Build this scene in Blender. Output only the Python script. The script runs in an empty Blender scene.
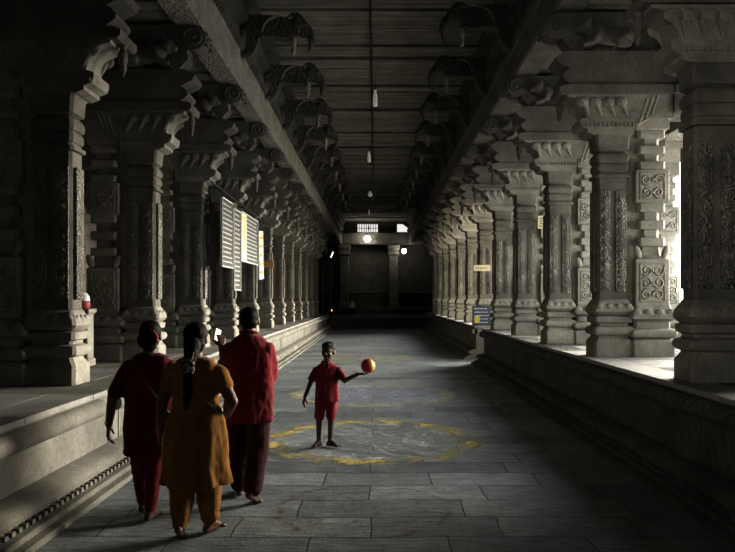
import bpy, bmesh, math, random
from mathutils import Vector, Matrix, Quaternion, noise
from mathutils.bvhtree import BVHTree
PI = math.pi
R = random.Random(7)
scene = bpy.context.scene
COL = scene.collection

# ------------------------------------------------------------------ helpers
def V(*a): return Vector(a)

def tag(o, label=None, cat=None, group=None, kind=None):
    if label: o['label'] = label
    if cat: o['category'] = cat
    if group: o['group'] = group
    if kind: o['kind'] = kind
    return o

def link_mesh(name, me, mat, parent=None):
    o = bpy.data.objects.new(name, me)
    COL.objects.link(o)
    if mat is not None:
        me.materials.clear()
        me.materials.append(mat)
    if parent is not None: o.parent = parent
    return o

def finish(bm, name, smooth=False, angle=40):
    bmesh.ops.recalc_face_normals(bm, faces=bm.faces)
    me = bpy.data.meshes.new(name)
    if smooth:
        for f in bm.faces: f.smooth = True
        lim = math.radians(angle)
        for e in bm.edges:
            if len(e.link_faces) == 2 and e.calc_face_angle(0) > lim: e.smooth = False
    bm.to_mesh(me); bm.free()
    return me

def obj(name, bm, mat, parent=None, smooth=False, angle=40):
    return link_mesh(name, finish(bm, name, smooth, angle), mat, parent)

def empty(name, loc=(0, 0, 0), rz=0):
    o = bpy.data.objects.new(name, None)
    o.empty_display_size = .2
    COL.objects.link(o); o.location = loc; o.rotation_euler = (0, 0, rz)
    return o

def copy_tree(o, parent=None):
    c = o.copy(); COL.objects.link(c)
    c.parent = parent
    for ch in list(o.children): copy_tree(ch, c)
    return c

def box(bm, x0, x1, y0, y1, z0, z1):
    vs = [bm.verts.new(p) for p in ((x0,y0,z0),(x1,y0,z0),(x1,y1,z0),(x0,y1,z0),(x0,y0,z1),(x1,y0,z1),(x1,y1,z1),(x0,y1,z1))]
    for f in ((0,3,2,1),(4,5,6,7),(0,1,5,4),(1,2,6,5),(2,3,7,6),(3,0,4,7)):
        bm.faces.new([vs[i] for i in f])
    return vs

def bbox(bm, x0, x1, y0, y1, z0, z1, b=.01):
    """box with chamfered edges"""
    t = bmesh.new(); box(t, x0, x1, y0, y1, z0, z1)
    bmesh.ops.bevel(t, geom=list(t.edges), offset=b, segments=2, profile=.6, affect='EDGES')
    merge(bm, t)

def merge(bm, t, M=None):
    if M is not None: t.transform(M)
    me = bpy.data.meshes.new('tmp'); t.to_mesh(me); t.free()
    bm.from_mesh(me); bpy.data.meshes.remove(me)

def rings(bm, rs, close=True, cap=True):
    """loft a list of equally long vertex rings"""
    L = [[bm.verts.new(p) for p in r] for r in rs]
    n = len(L[0])
    for a, b in zip(L, L[1:]):
        for i in range(n if close else n - 1):
            j = (i + 1) % n
            bm.faces.new((a[i], a[j], b[j], b[i]))
    if cap:
        bm.faces.new(L[0][::-1]); bm.faces.new(L[-1])
    return L

def rect_ring(cx, cy, hx, hy, z, c=.02):
    c = min(c, hx * .8, hy * .8)
    return [(cx-hx+c,cy-hy,z),(cx+hx-c,cy-hy,z),(cx+hx,cy-hy+c,z),(cx+hx,cy+hy-c,z),
            (cx+hx-c,cy+hy,z),(cx-hx+c,cy+hy,z),(cx-hx,cy+hy-c,z),(cx-hx,cy-hy+c,z)]

def rect_loft(bm, cx, cy, hx, hy, prof, c=.02):
    rings(bm, [rect_ring(cx, cy, hx + o, hy + o, z, c) for o, z in prof])

def torus_prof(o, z0, z1, r, n=6):
    return [(o + r * math.sin(PI * k / n), z0 + (z1 - z0) * (1 - math.cos(PI * k / n)) / 2) for k in range(n + 1)]

def extrude_y(bm, pts, y0, y1):
    rings(bm, [[(x, y0, z) for x, z in pts], [(x, y1, z) for x, z in pts]])

def extrude_x(bm, pts, x0, x1):
    rings(bm, [[(x0, y, z) for y, z in pts], [(x1, y, z) for y, z in pts]])

def tube(bm, pts, rad, n=8, cap=True):
    pts = [Vector(p) for p in pts]
    if not hasattr(rad, '__len__'): rad = [rad] * len(pts)
    rs = []; up = None
    for i, p in enumerate(pts):
        d = (pts[min(i+1, len(pts)-1)] - pts[max(i-1, 0)]).normalized()
        if up is None:
            up = V(0,0,1) if abs(d.z) < .9 else V(0,1,0)
        s = d.cross(up).normalized(); up = s.cross(d).normalized()
        rs.append([p + (s * math.cos(2*PI*k/n) + up * math.sin(2*PI*k/n)) * rad[i] for k in range(n)])
    rings(bm, rs, cap=cap)

def lathe(bm, c, prof, n=16):
    cx, cy, cz = c
    rings(bm, [[(cx + max(r, .0008) * math.cos(2*PI*k/n), cy + max(r, .0008) * math.sin(2*PI*k/n), cz + z) for k in range(n)] for r, z in prof])

def ell(bm, c, r, rot=None, u=18, v=12):
    t = bmesh.new(); bmesh.ops.create_uvsphere(t, u_segments=u, v_segments=v, radius=1)
    M = Matrix.Translation(Vector(c)) @ (rot.to_matrix().to_4x4() if rot else Matrix()) @ Matrix.Diagonal((*r, 1))
    merge(bm, t, M)

def caps(bm, p0, p1, r0, r1=None, n=14):
    if r1 is None: r1 = r0
    p0 = Vector(p0); p1 = Vector(p1)
    ell(bm, p0, (r0,)*3, u=n, v=8); ell(bm, p1, (r1,)*3, u=n, v=8)
    if (p1-p0).length > 1e-4: tube(bm, [p0, p1], [r0, r1], n)

def chain(bm, pts, rad, n=14):
    for i in range(len(pts)-1): caps(bm, pts[i], pts[i+1], rad[i], rad[i+1], n)

def solid(bm, name, voxel=.007, smooth=3, fn=None):
    """fuse overlapping closed pieces into one continuous skin"""
    me = bpy.data.meshes.new(name); bm.to_mesh(me); bm.free()
    t = bpy.data.objects.new('tmp_' + name, me); COL.objects.link(t)
    m = t.modifiers.new('r', 'REMESH'); m.mode = 'VOXEL'; m.voxel_size = voxel; m.use_smooth_shade = True
    if smooth:
        s = t.modifiers.new('s', 'SMOOTH'); s.factor = .5; s.iterations = smooth
    dg = bpy.context.evaluated_depsgraph_get(); dg.update()
    out = bpy.data.meshes.new_from_object(t.evaluated_get(dg))
    out.name = name
    bpy.data.objects.remove(t); bpy.data.meshes.remove(me)
    if fn:
        for v in out.vertices: v.co = fn(v.co.copy())
    for p in out.polygons: p.use_smooth = True
    return out

# ------------------------------------------------------------------ materials
def nt(name):
    m = bpy.data.materials.new(name); m.use_nodes = True
    t = m.node_tree; b = t.nodes['Principled BSDF']
    return m, t, b
def N(t, typ, **k):
    n = t.nodes.new(typ)
    for a, b in k.items():
        if a in n.inputs: n.inputs[a].default_value = b
        else: setattr(n, a, b)
    return n
def mixc(t, fac, a, b, mode='MIX'):
    n = t.nodes.new('ShaderNodeMix'); n.data_type = 'RGBA'; n.blend_type = mode
    for s, v in ((0, fac), (6, a), (7, b)):
        if hasattr(v, 'is_linked'): t.links.new(v, n.inputs[s])
        else: n.inputs[s].default_value = v if s == 0 else (*v, 1)
    return n.outputs[2]
def mth(t, op, a, b=None, clamp=False):
    n = t.nodes.new('ShaderNodeMath'); n.operation = op; n.use_clamp = clamp
    for i, v in enumerate((a, b)):
        if v is None: continue
        if hasattr(v, 'is_linked'): t.links.new(v, n.inputs[i])
        else: n.inputs[i].default_value = v
    return n.outputs[0]
def ramp(t, src, stops):
    n = t.nodes.new('ShaderNodeValToRGB'); t.links.new(src, n.inputs[0])
    while len(n.color_ramp.elements) < len(stops): n.color_ramp.elements.new(.5)
    for e, (p, c) in zip(n.color_ramp.elements, stops):
        e.position = p; e.color = (*c, 1) if hasattr(c, '__len__') else (c, c, c, 1)
    return n.outputs[0]
def bump(t, b, h, strength, dist=.02):
    n = t.nodes.new('ShaderNodeBump'); n.inputs['Strength'].default_value = strength; n.inputs['Distance'].default_value = dist
    t.links.new(h, n.inputs['Height']); t.links.new(n.outputs[0], b.inputs['Normal'])

def stone(name, c0, c1, rough=.85, bstr=.5, carve=0, scale=1.0, courses=False):
    m, t, b = nt(name)
    tc = N(t, 'ShaderNodeTexCoord')
    geo = N(t, 'ShaderNodeNewGeometry')
    pos = geo.outputs['Position']
    n1 = N(t, 'ShaderNodeTexNoise', Scale=2.2*scale, Detail=8.0, Roughness=.62); t.links.new(pos, n1.inputs['Vector'])
    n2 = N(t, 'ShaderNodeTexNoise', Scale=45.0*scale, Detail=4.0); t.links.new(pos, n2.inputs['Vector'])
    c = mixc(t, ramp(t, n1.outputs['Fac'], ((.32, 0), (.68, 1))), c0, c1)
    c = mixc(t, .55, c, ramp(t, n2.outputs['Fac'], ((.3, .45), (.7, 1.0))), 'MULTIPLY')
    h = mth(t, 'ADD', mth(t, 'MULTIPLY', n2.outputs['Fac'], .35), n1.outputs['Fac'])
    if carve:
        v = N(t, 'ShaderNodeTexVoronoi', Scale=carve, feature='SMOOTH_F1'); v.inputs['Smoothness'].default_value = .4
        mp = N(t, 'ShaderNodeMapping'); mp.inputs['Scale'].default_value = (1, 1, .75)
        nz = N(t, 'ShaderNodeTexNoise', Scale=carve*.35, Detail=1.0); t.links.new(tc.outputs['Object'], nz.inputs['Vector'])
        va = N(t, 'ShaderNodeVectorMath', operation='MULTIPLY_ADD')
        t.links.new(nz.outputs['Color'], va.inputs[0]); va.inputs[1].default_value = (.12,)*3
        t.links.new(tc.outputs['Object'], va.inputs[2])
        t.links.new(va.outputs[0], mp.inputs['Vector']); t.links.new(mp.outputs[0], v.inputs['Vector'])
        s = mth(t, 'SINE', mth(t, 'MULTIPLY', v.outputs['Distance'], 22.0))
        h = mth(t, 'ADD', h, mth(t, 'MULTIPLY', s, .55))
        c = mixc(t, .25, c, ramp(t, s, ((.0, .55), (.8, 1.0))), 'MULTIPLY')  # carved hollows darkened, their shade painted into the colour
    if courses:
        sx = N(t, 'ShaderNodeSeparateXYZ'); t.links.new(pos, sx.inputs[0])
        f = mth(t, 'FRACT', mth(t, 'MULTIPLY', sx.outputs['Z'], courses))
        g = ramp(t, f, ((0, 0), (.06, 1)))
        c = mixc(t, .6, c, g, 'MULTIPLY'); h = mth(t, 'ADD', h, mth(t, 'MULTIPLY', g, .5))
    t.links.new(c, b.inputs['Base Color']); b.inputs['Roughness'].default_value = rough
    b.inputs['Specular IOR Level'].default_value = .25
    bump(t, b, h, bstr, .025)
    return m

def plain(name, col, rough=.7, emit=None, es=1, metallic=0, nscale=0, var=.3, bstr=0):
    m, t, b = nt(name)
    b.inputs['Roughness'].default_value = rough; b.inputs['Metallic'].default_value = metallic
    n = N(t, 'ShaderNodeTexNoise', Scale=nscale or 30.0, Detail=4.0)
    tc = N(t, 'ShaderNodeTexCoord'); t.links.new(tc.outputs['Object'], n.inputs['Vector'])
    c = mixc(t, ramp(t, n.outputs['Fac'], ((.3, 0), (.7, 1))), tuple(x*(1-var) for x in col), col)
    t.links.new(c, b.inputs['Base Color'])
    if bstr: bump(t, b, n.outputs['Fac'], bstr, .01)
    if emit:
        b.inputs['Emission Color'].default_value = (*emit, 1); b.inputs['Emission Strength'].default_value = es
    return m

def cloth(name, col, dark=.55, weave=260, pattern=None, pcol=None, pscale=60, rough=.9):
    m, t, b = nt(name)
    tc = N(t, 'ShaderNodeTexCoord'); o = tc.outputs['Object']
    n = N(t, 'ShaderNodeTexNoise', Scale=5.0, Detail=5.0); t.links.new(o, n.inputs['Vector'])
    c = mixc(t, ramp(t, n.outputs['Fac'], ((.3, 0), (.7, 1))), tuple(x*dark for x in col), col)
    if pattern:
        v = N(t, 'ShaderNodeTexVoronoi', Scale=pscale); v.inputs['Randomness'].default_value = .25
        t.links.new(o, v.inputs['Vector'])
        c = mixc(t, ramp(t, v.outputs['Distance'], ((.22, 1), (.32, 0))), c, pcol)
    w = N(t, 'ShaderNodeTexNoise', Scale=float(weave), Detail=2.0); t.links.new(o, w.inputs['Vector'])
    t.links.new(c, b.inputs['Base Color']); b.inputs['Roughness'].default_value = rough
    b.inputs['Specular IOR Level'].default_value = .15
    b.inputs['Sheen Weight'].default_value = .15
    bump(t, b, w.outputs['Fac'], .25, .004)
    return m

M = {}
M['pillar'] = stone('pillar_stone', (0.192,0.182,0.161), (0.356,0.341,0.303), bstr=.45)
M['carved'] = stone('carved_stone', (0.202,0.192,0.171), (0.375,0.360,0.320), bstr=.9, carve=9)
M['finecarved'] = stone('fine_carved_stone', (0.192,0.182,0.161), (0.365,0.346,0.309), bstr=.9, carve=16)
M['dark'] = stone('shaded_dark_stone', (0.081,0.077,0.068), (0.163,0.153,0.137), bstr=.6, carve=4)  # dark stone; puts the near right platform's shade into its colour
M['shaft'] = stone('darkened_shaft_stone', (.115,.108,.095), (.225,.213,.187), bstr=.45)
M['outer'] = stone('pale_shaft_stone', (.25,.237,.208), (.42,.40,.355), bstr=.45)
M['tier'] = stone('shaded_tier_stone', (0.115,0.109,0.096), (0.221,0.208,0.186), bstr=.6)  # pillar stone darkened, shade of the upper tiers put into the colour
M['beam'] = stone('beam_stone', (0.287,0.272,0.241), (0.460,0.435,0.385), bstr=.6, carve=7)
M['platform'] = stone('platform_stone', (0.155,0.150,0.133), (0.275,0.267,0.238), bstr=.4)
M['pave'] = stone('paving_stone', (0.237,0.234,0.224), (0.374,0.367,0.349), bstr=.35, rough=.75)
M['wall'] = stone('wall_stone', (0.115,0.109,0.096), (0.201,0.188,0.166), bstr=.5, courses=2.2)
M['court'] = stone('courtyard_sand', (0.535,0.516,0.479), (0.684,0.665,0.622), bstr=.2)
M['court_wall'] = stone('courtyard_wall', (0.584,0.565,0.522), (0.734,0.715,0.672), bstr=.2)

def ceiling_mat():
    m, t, b = nt('ceiling_slabs')
    geo = N(t, 'ShaderNodeNewGeometry'); pos = geo.outputs['Position']
    mp = N(t, 'ShaderNodeMapping'); mp.inputs['Scale'].default_value = (.25, 6.0, 1); t.links.new(pos, mp.inputs['Vector'])
    n = N(t, 'ShaderNodeTexNoise', Scale=1.6, Detail=8.0, Roughness=.65); t.links.new(mp.outputs[0], n.inputs['Vector'])
    n2 = N(t, 'ShaderNodeTexNoise', Scale=3.0, Detail=6.0); t.links.new(pos, n2.inputs['Vector'])
    c = mixc(t, ramp(t, n.outputs['Fac'], ((.35, 0), (.7, 1))), (.11,.103,.088), (.35,.33,.285))
    c = mixc(t, .5, c, ramp(t, n2.outputs['Fac'], ((.3, .4), (.7, 1.0))), 'MULTIPLY')
    t.links.new(c, b.inputs['Base Color']); b.inputs['Roughness'].default_value = .9
    bump(t, b, n.outputs['Fac'], .6, .03)
    return m
M['ceiling'] = ceiling_mat()

def floor_mat():
    m, t, b = nt('floor_slabs')
    geo = N(t, 'ShaderNodeNewGeometry'); pos = geo.outputs['Position']
    nz = N(t, 'ShaderNodeTexNoise', Scale=1.1, Detail=2.0); t.links.new(pos, nz.inputs['Vector'])
    va = N(t, 'ShaderNodeVectorMath', operation='MULTIPLY_ADD'); t.links.new(nz.outputs['Color'], va.inputs[0])
    va.inputs[1].default_value = (.10,.10,.0); t.links.new(pos, va.inputs[2])
    br = N(t, 'ShaderNodeTexBrick', Scale=1.0); br.offset = .43; br.squash = 1.35; br.squash_frequency = 3
    br.inputs['Brick Width'].default_value = .98; br.inputs['Row Height'].default_value = .45
    br.inputs['Mortar Size'].default_value = .006; br.inputs['Mortar Smooth'].default_value = .35
    br.inputs['Color1'].default_value = (.20,.223,.232,1); br.inputs['Color2'].default_value = (.34,.37,.38,1)
    br.inputs['Mortar'].default_value = (.035,.034,.032,1)
    t.links.new(va.outputs[0], br.inputs['Vector'])
    n1 = N(t, 'ShaderNodeTexNoise', Scale=3.5, Detail=9.0, Roughness=.7); t.links.new(pos, n1.inputs['Vector'])
    n2 = N(t, 'ShaderNodeTexNoise', Scale=38.0, Detail=5.0); t.links.new(pos, n2.inputs['Vector'])
    c = mixc(t, .75, br.outputs['Color'], ramp(t, n1.outputs['Fac'], ((.3, .5), (.7, 1.25))), 'MULTIPLY')
    c = mixc(t, .5, c, ramp(t, n2.outputs['Fac'], ((.3, .55), (.7, 1.2))), 'MULTIPLY')
    mp = N(t, 'ShaderNodeMapping'); mp.inputs['Scale'].default_value = (1.3, 7.0, 1); t.links.new(va.outputs[0], mp.inputs['Vector'])
    n3 = N(t, 'ShaderNodeTexNoise', Scale=3.0, Detail=10.0, Roughness=.72); t.links.new(mp.outputs[0], n3.inputs['Vector'])
    c = mixc(t, .7, c, ramp(t, n3.outputs['Fac'], ((.34, .45), (.66, 1.35))), 'MULTIPLY')
    t.links.new(c, b.inputs['Base Color'])
    t.links.new(ramp(t, n1.outputs['Fac'], ((.3, .5), (.7, .8))), b.inputs['Roughness'])
    b.inputs['Specular IOR Level'].default_value = .35
    h = mth(t, 'ADD', mth(t, 'MULTIPLY', br.outputs['Fac'], -1.2), mth(t, 'ADD', mth(t, 'MULTIPLY', n2.outputs['Fac'], .35), mth(t, 'ADD', n1.outputs['Fac'], n3.outputs['Fac'])))
    bump(t, b, h, .9, .02)
    return m
M['floor'] = floor_mat()

# ------------------------------------------------------------------ setting
HL, HR = .82, .92            # heights of the two raised platforms
XL, XR = 3.05, 2.92          # nave faces of the pillar shafts
S = 2.63                     # pillar spacing
CEIL = 7.2
def struct(name, bm, mat, **k):
    return tag(obj(name, bm, mat, **k), kind='structure')

bm = bmesh.new()
for p in ((-7.6,-3.2),):
    vs = [bm.verts.new(q) for q in ((-7.6,-3.2,0),(5.9,-3.2,0),(5.9,51,0),(-7.6,51,0))]
    bm.faces.new(vs)
struct('floor', bm, M['floor'])
bm = bmesh.new()
bm.faces.new([bm.verts.new(q) for q in ((5.9,-12,-.01),(60,-12,-.01),(60,70,-.01),(5.9,70,-.01))])
struct('ground_courtyard', bm, M['court'])

def arc(cx, cz, r, a0, a1, n=7, sx=1):
    return [(cx + sx*r*math.cos(math.radians(a0+(a1-a0)*k/n)), cz + r*math.sin(math.radians(a0+(a1-a0)*k/n))) for k in range(n+1)]

PMAT = 'platform'
def platform_parts(side, H, y0, y1, dtop, dout, cornice):
    """raised stone platform running along the hall; d grows away from the middle"""
    s = -1 if side == 'left' else 1
    k = dtop - 2.60
    def P(pts): return [(s*(d+k), z) for d, z in pts]
    w = H - .82
    bm = bmesh.new()
    prof = [(2.29,0),(2.29,.05),(2.36,.055),(2.36,.10),(2.47,.105),(2.47,.135)]
    prof += [(2.455+.06*(1-math.sin(a)) - .03*math.sin(2*a)*0 , .135+.13*i/6) for i, a in enumerate([PI*j/12*2 for j in range(4)])][:1]
    prof += [(2.43,.16),(2.425,.19),(2.44,.225),(2.48,.255),(2.56,.275),(2.63,.285),(2.63,.60+w),(2.60,.61+w),(2.60,.82+w)]
    prof += [(dout-k, .82+w),(dout-k, 0)]
    extrude_y(bm, P(prof), y0, y1)
    o = struct('platform_' + side, bm, M[PMAT], smooth=True, angle=30)
    # row of dentils in the shadow line
    bm = bmesh.new(); y = y0 + .1
    while y < min(y1, 14):
        a, b = sorted((s*(2.42+k), s*(2.47+k))); box(bm, a, b, y, y+.045, .102, .134); y += .09
    if len(bm.verts): struct('trim_dentils_' + side, bm, M[PMAT])
    else: bm.free()
    # rounded overhanging cornice in cut lengths
    for a, b in cornice:
        bm = bmesh.new()
        c = [(2.66,.60+w),(2.545,.60+w),(2.52,.615+w),(2.505,.65+w),(2.505,.69+w),(2.52,.72+w),(2.55,.745+w),(2.595,.755+w),(2.66,.757+w)]
        extrude_y(bm, P(c), a, b)
        struct('trim_cornice_' + side, bm, M[PMAT], smooth=True, angle=50)
    # pilaster strips on the wall face
    bm = bmesh.new(); y = y0 + (3.45 if side == 'left' else 1.6)
    while y < y1 - .3:
        for dy in (0, .28):
            a, b = sorted((s*(2.622+k), s*(2.64+k))); box(bm, a, b, y+dy, y+dy+.05, .285, .60+w)
        y += 6.1
    struct('trim_pilasters_' + side, bm, M[PMAT])
    return o

platform_parts('left', HL, -2.8, 37.2, 2.60, 7.4, [(-2.8,6.45),(6.8,37.2)])
PMAT = 'dark'  # darker stone stands in for shade on this platform
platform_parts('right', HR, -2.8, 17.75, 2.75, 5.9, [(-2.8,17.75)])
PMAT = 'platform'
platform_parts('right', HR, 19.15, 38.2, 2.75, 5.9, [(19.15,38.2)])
# thin paving slabs over the platform tops
for side, s, d0, d1, H, segs in (('left', -1, 2.57, 7.4, HL, ((-2.8,37.2),)), ('right', 1, 2.72, 5.92, HR, ((-2.8,17.77),(19.13,38.2)))):
    for y0, y1 in segs:
        bm = bmesh.new(); y = y0
        while y < y1 - .01:
            yn = min(y + R.uniform(.9, 1.5), y1)
            d = d0
            while d < d1 - .01:
                dn = min(d + (.42 if d == d0 else R.uniform(.7, 1.1)), d1)
                a, b = sorted((s*(d+.003), s*(dn-.003)))
                bbox(bm, a, b, y+.004, yn-.004, H-.045, H+R.uniform(-.004,.004), .006)
                d = dn
            y = yn
        struct('trim_paving_' + side, bm, M['pave'])

# walls that close the hall
def wallbox(name, *a, mat='wall'):
    bm = bmesh.new(); box(bm, *a); return struct(name, bm, M[mat])
wallbox('wall_left', -7.8, -7.4, -3.2, 51, 0, 7.5)
wallbox('wall_front_light_block', -7.8, 6.3, -3.5, -3.2, 0, 7.6)  # unseen, added so no sky light enters behind the camera
wallbox('wall_right_light_block', 5.6, 6.0, -3.2, 7.2, 0, 5.6)  # unseen wall added to cut courtyard light from the near hall
wallbox('wall_right_light_block', 5.6, 6.0, 33.5, 51, 0, 5.6)  # unseen wall added to darken the far floor
# far wall with two openings just below the roof
YB = 50.0
bm = bmesh.new()
box(bm, -7.6, 5.9, YB, YB+.5, 0, 6.46)
box(bm, -7.6, 5.9, YB, YB+.5, 7.10, 7.6)
box(bm, -7.6, -1.36, YB, YB+.5, 6.46, 7.10)
box(bm, .16, 1.50, YB, YB+.5, 6.46, 7.10)
box(bm, 2.42, 5.9, YB, YB+.5, 6.46, 7.10)
extrude_y(bm, [(1.95,7.10),(2.42,7.10),(2.42,6.75)], YB, YB+.5)
struct('wall_back', bm, M['wall'])
w = tag(empty('window_1', (-.6, YB+.2, 6.46)), kind='structure')
bm = bmesh.new()
for x in (-.76,-.62,-.44,-.26,-.1,.06,.22,.4,.58,.76): box(bm, x-.018, x+.018, -.02, .02, 0, .64)
box(bm, -.76, .76, -.02, .02, .3, .33)
box(bm, .02, .12, -.03, .03, .2, .45)
obj('window_bars', bm, M['dark'], w)
w = tag(empty('window_2', (1.96, YB+.2, 6.46)), kind='structure')
bm = bmesh.new(); box(bm, -.46, .46, -.03, .03, 0, .03); box(bm, -.46, -.43, -.03, .03, 0, .64)
obj('window_frame', bm, M['dark'], w)

# roof of the nave: long stone slabs laid across
bm = bmesh.new(); y = -3.2
box(bm, -2.9, 2.9, -3.2, 51, CEIL+.12, CEIL+.4)
while y < 51:
    w = R.uniform(.34, .62); dz = R.choice((0, 0, .025, .05, .08))
    bbox(bm, -2.8, 2.8, y+.006, y+w-.006, CEIL+dz, CEIL+.2, .012); y += w
struct('ceiling', bm, M['ceiling'])
for side, x0, x1 in (('left', -7.8, -2.5), ('right', 2.5, 6.3)):
    bm = bmesh.new(); y = -3.2
    box(bm, x0, x1, -3.5, 51, 5.62, 5.8)
    while y < 51:
        w = R.uniform(.4, .7); bbox(bm, x0+.05, x1-.05, y+.006, y+w-.006, 5.54+R.choice((0,.02,.04)), 5.65, .01); y += w
    struct('ceiling_aisle_' + side, bm, M['ceiling'])
    # upper wall between aisle roof and nave roof
    s = -1 if side == 'left' else 1
    bm = bmesh.new(); d = 2.42
    prof = [(d,6.08),(d-.10,6.10),(d-.10,6.2),(d,6.26),(d,6.55),(d-.14,6.62),(d-.14,6.70),(d-.04,6.76),(d-.04,7.0),(d-.2,7.06),(d-.2,CEIL+.1),(d+.5,CEIL+.1),(d+.5,6.08)]
    extrude_y(bm, [(s*a, z) for a, z in prof], -3.2, 51)
    struct('wall_upper_' + side, bm, M['dark'])
    # long beam resting on the pillar scrolls
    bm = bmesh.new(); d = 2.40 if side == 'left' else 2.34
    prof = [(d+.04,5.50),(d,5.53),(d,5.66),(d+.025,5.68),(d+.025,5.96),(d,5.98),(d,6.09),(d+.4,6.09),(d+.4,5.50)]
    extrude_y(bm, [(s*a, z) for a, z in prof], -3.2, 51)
    struct('beam_' + side, bm, M['beam' if side == 'left' else 'tier'])  # courtyard-side beam takes the darker stone as painted shade
# eave over the courtyard side
bm = bmesh.new()
extrude_y(bm, [(4.85,4.42),(5.45,4.42),(5.5,4.55),(5.5,4.9),(5.62,5.0),(5.62,5.62),(4.85,5.62)], -3.2, 51)
struct('beam_eave', bm, M['beam'])
bm = bmesh.new()
extrude_y(bm, [(5.45,5.45),(6.45,4.75),(6.5,4.85),(5.6,5.75)], -3.2, 51)
struct('roof_eave', bm, M['pillar'])
# step and sanctum front at the far end
bm = bmesh.new()
extrude_x(bm, [(38.6,0),(38.6,.2),(38.75,.22),(38.75,.46),(38.65,.48),(38.65,.55),(51,.55),(51,0)], -7.4, 5.6)
struct('platform_far', bm, M['dark'])
bm = bmesh.new()
for a, b in ((-7.4,-1.3),(-.6,5.6)):
    extrude_x(bm, [(47.5,.5),(47.5,.8),(47.35,.85),(47.35,.98),(50.2,.98),(50.2,.5)], a, b)
struct('trim_ledge', bm, M['wall'])
bm = bmesh.new()
extrude_x(bm, [(48.95,5.49),(48.9,5.6),(48.9,6.3),(49.1,6.36),(50.1,6.36),(50.1,5.49)], -7.4, 5.6)
extrude_x(bm, [(49.7,2.0),(49.6,2.05),(49.6,2.15),(50.1,2.2),(50.1,2.0)], -7.4, 5.6)
struct('trim_far', bm, M['wall'])
# transverse masonry behind the end pillars narrowing the far bay
for s, a, b in ((-1, -7.4, -3.3), (1, 3.3, 5.6)):
    wallbox('wall_far', a, b, 39.4, 40.0, .5, 5.6, mat='dark')
bm = bmesh.new()
extrude_y(bm, [(-3.4,5.5),(-3.4,4.3),(-3.05,4.9),(-2.4,5.5)], 39.4, 40.0); extrude_y(bm, [(3.4,5.5),(3.4,4.3),(3.05,4.9),(2.4,5.5)], 39.4, 40.0)
struct('trim_arch', bm, M['dark'])

# ------------------------------------------------------------------ pillars
def spiral(bm, cx, cz, r, y, turns, dirn, a0, th, s):
    pts = []; rad = []; n = 16
    for k in range(n + 1):
        u = k / n; a = a0 + dirn * turns * 2 * PI * u; q = r * (1 - .85 * u)
        pts.append((s * (cx + q * math.cos(a)), y, cz + q * math.sin(a))); rad.append(th * (1 - .35 * u))
    tube(bm, pts, rad, 6)

def relief(bm, cx, y, z0, z1, hw, s, seed):
    """scrolling foliage carved on a block face at depth y"""
    r = random.Random(seed); nz = max(2, int((z1 - z0) / .14)); h = (z1 - z0) / nz
    for i in range(nz):
        for j in (-1, 1):
            spiral(bm, cx + j * hw * .5, z0 + h * (i + .5), min(hw * .46, h * .52), y, 1.4, j * (1 if i % 2 else -1), r.uniform(0, 6.28), .016, s)
        ell(bm, (s*cx, y, z0 + h * (i + .5)), (.022, .02, .03), u=8, v=6)
    for j in (-1, 1):
        tube(bm, [(s*(cx + j*hw), y, z0-.01), (s*(cx + j*hw), y, z1+.01)], .010, 6)
    for z in (z0-.01, z1+.01):
        tube(bm, [(s*(cx - hw), y, z), (s*(cx + hw), y, z)], .010, 6)

def lion_mesh(s):
    b = bmesh.new()
    ell(b, (s*.05, 0, .17), (.24, .095, .115)); ell(b, (s*.22, 0, .17), (.13, .105, .14))
    ell(b, (-s*.16, 0, .22), (.13, .11, .14)); ell(b, (-s*.30, -.01, .30), (.105, .095, .10))
    ell(b, (-s*.39, -.01, .265), (.06, .055, .045)); ell(b, (-s*.26, -.07, .38), (.03, .025, .045)); ell(b, (-s*.26, .07, .38), (.03, .025, .045))
    for y in (-.075, .075):
        chain(b, [(-s*.17, y, .17), (-s*.22, y*1.2, .08), (-s*.33, y*1.2, .045)], [.06, .042, .036], 10)
        chain(b, [(s*.2, y, .14), (s*.12, y*1.3, .10), (s*.24, y*1.3, .045), (s*.1, y*1.3, .035)], [.085, .06, .045, .035], 10)
    chain(b, [(s*.32, 0, .2), (s*.4, -.04, .28), (s*.34, -.07, .36)], [.03, .025, .03], 8)
    return solid(b, 'lion', .014, 2)

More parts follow.
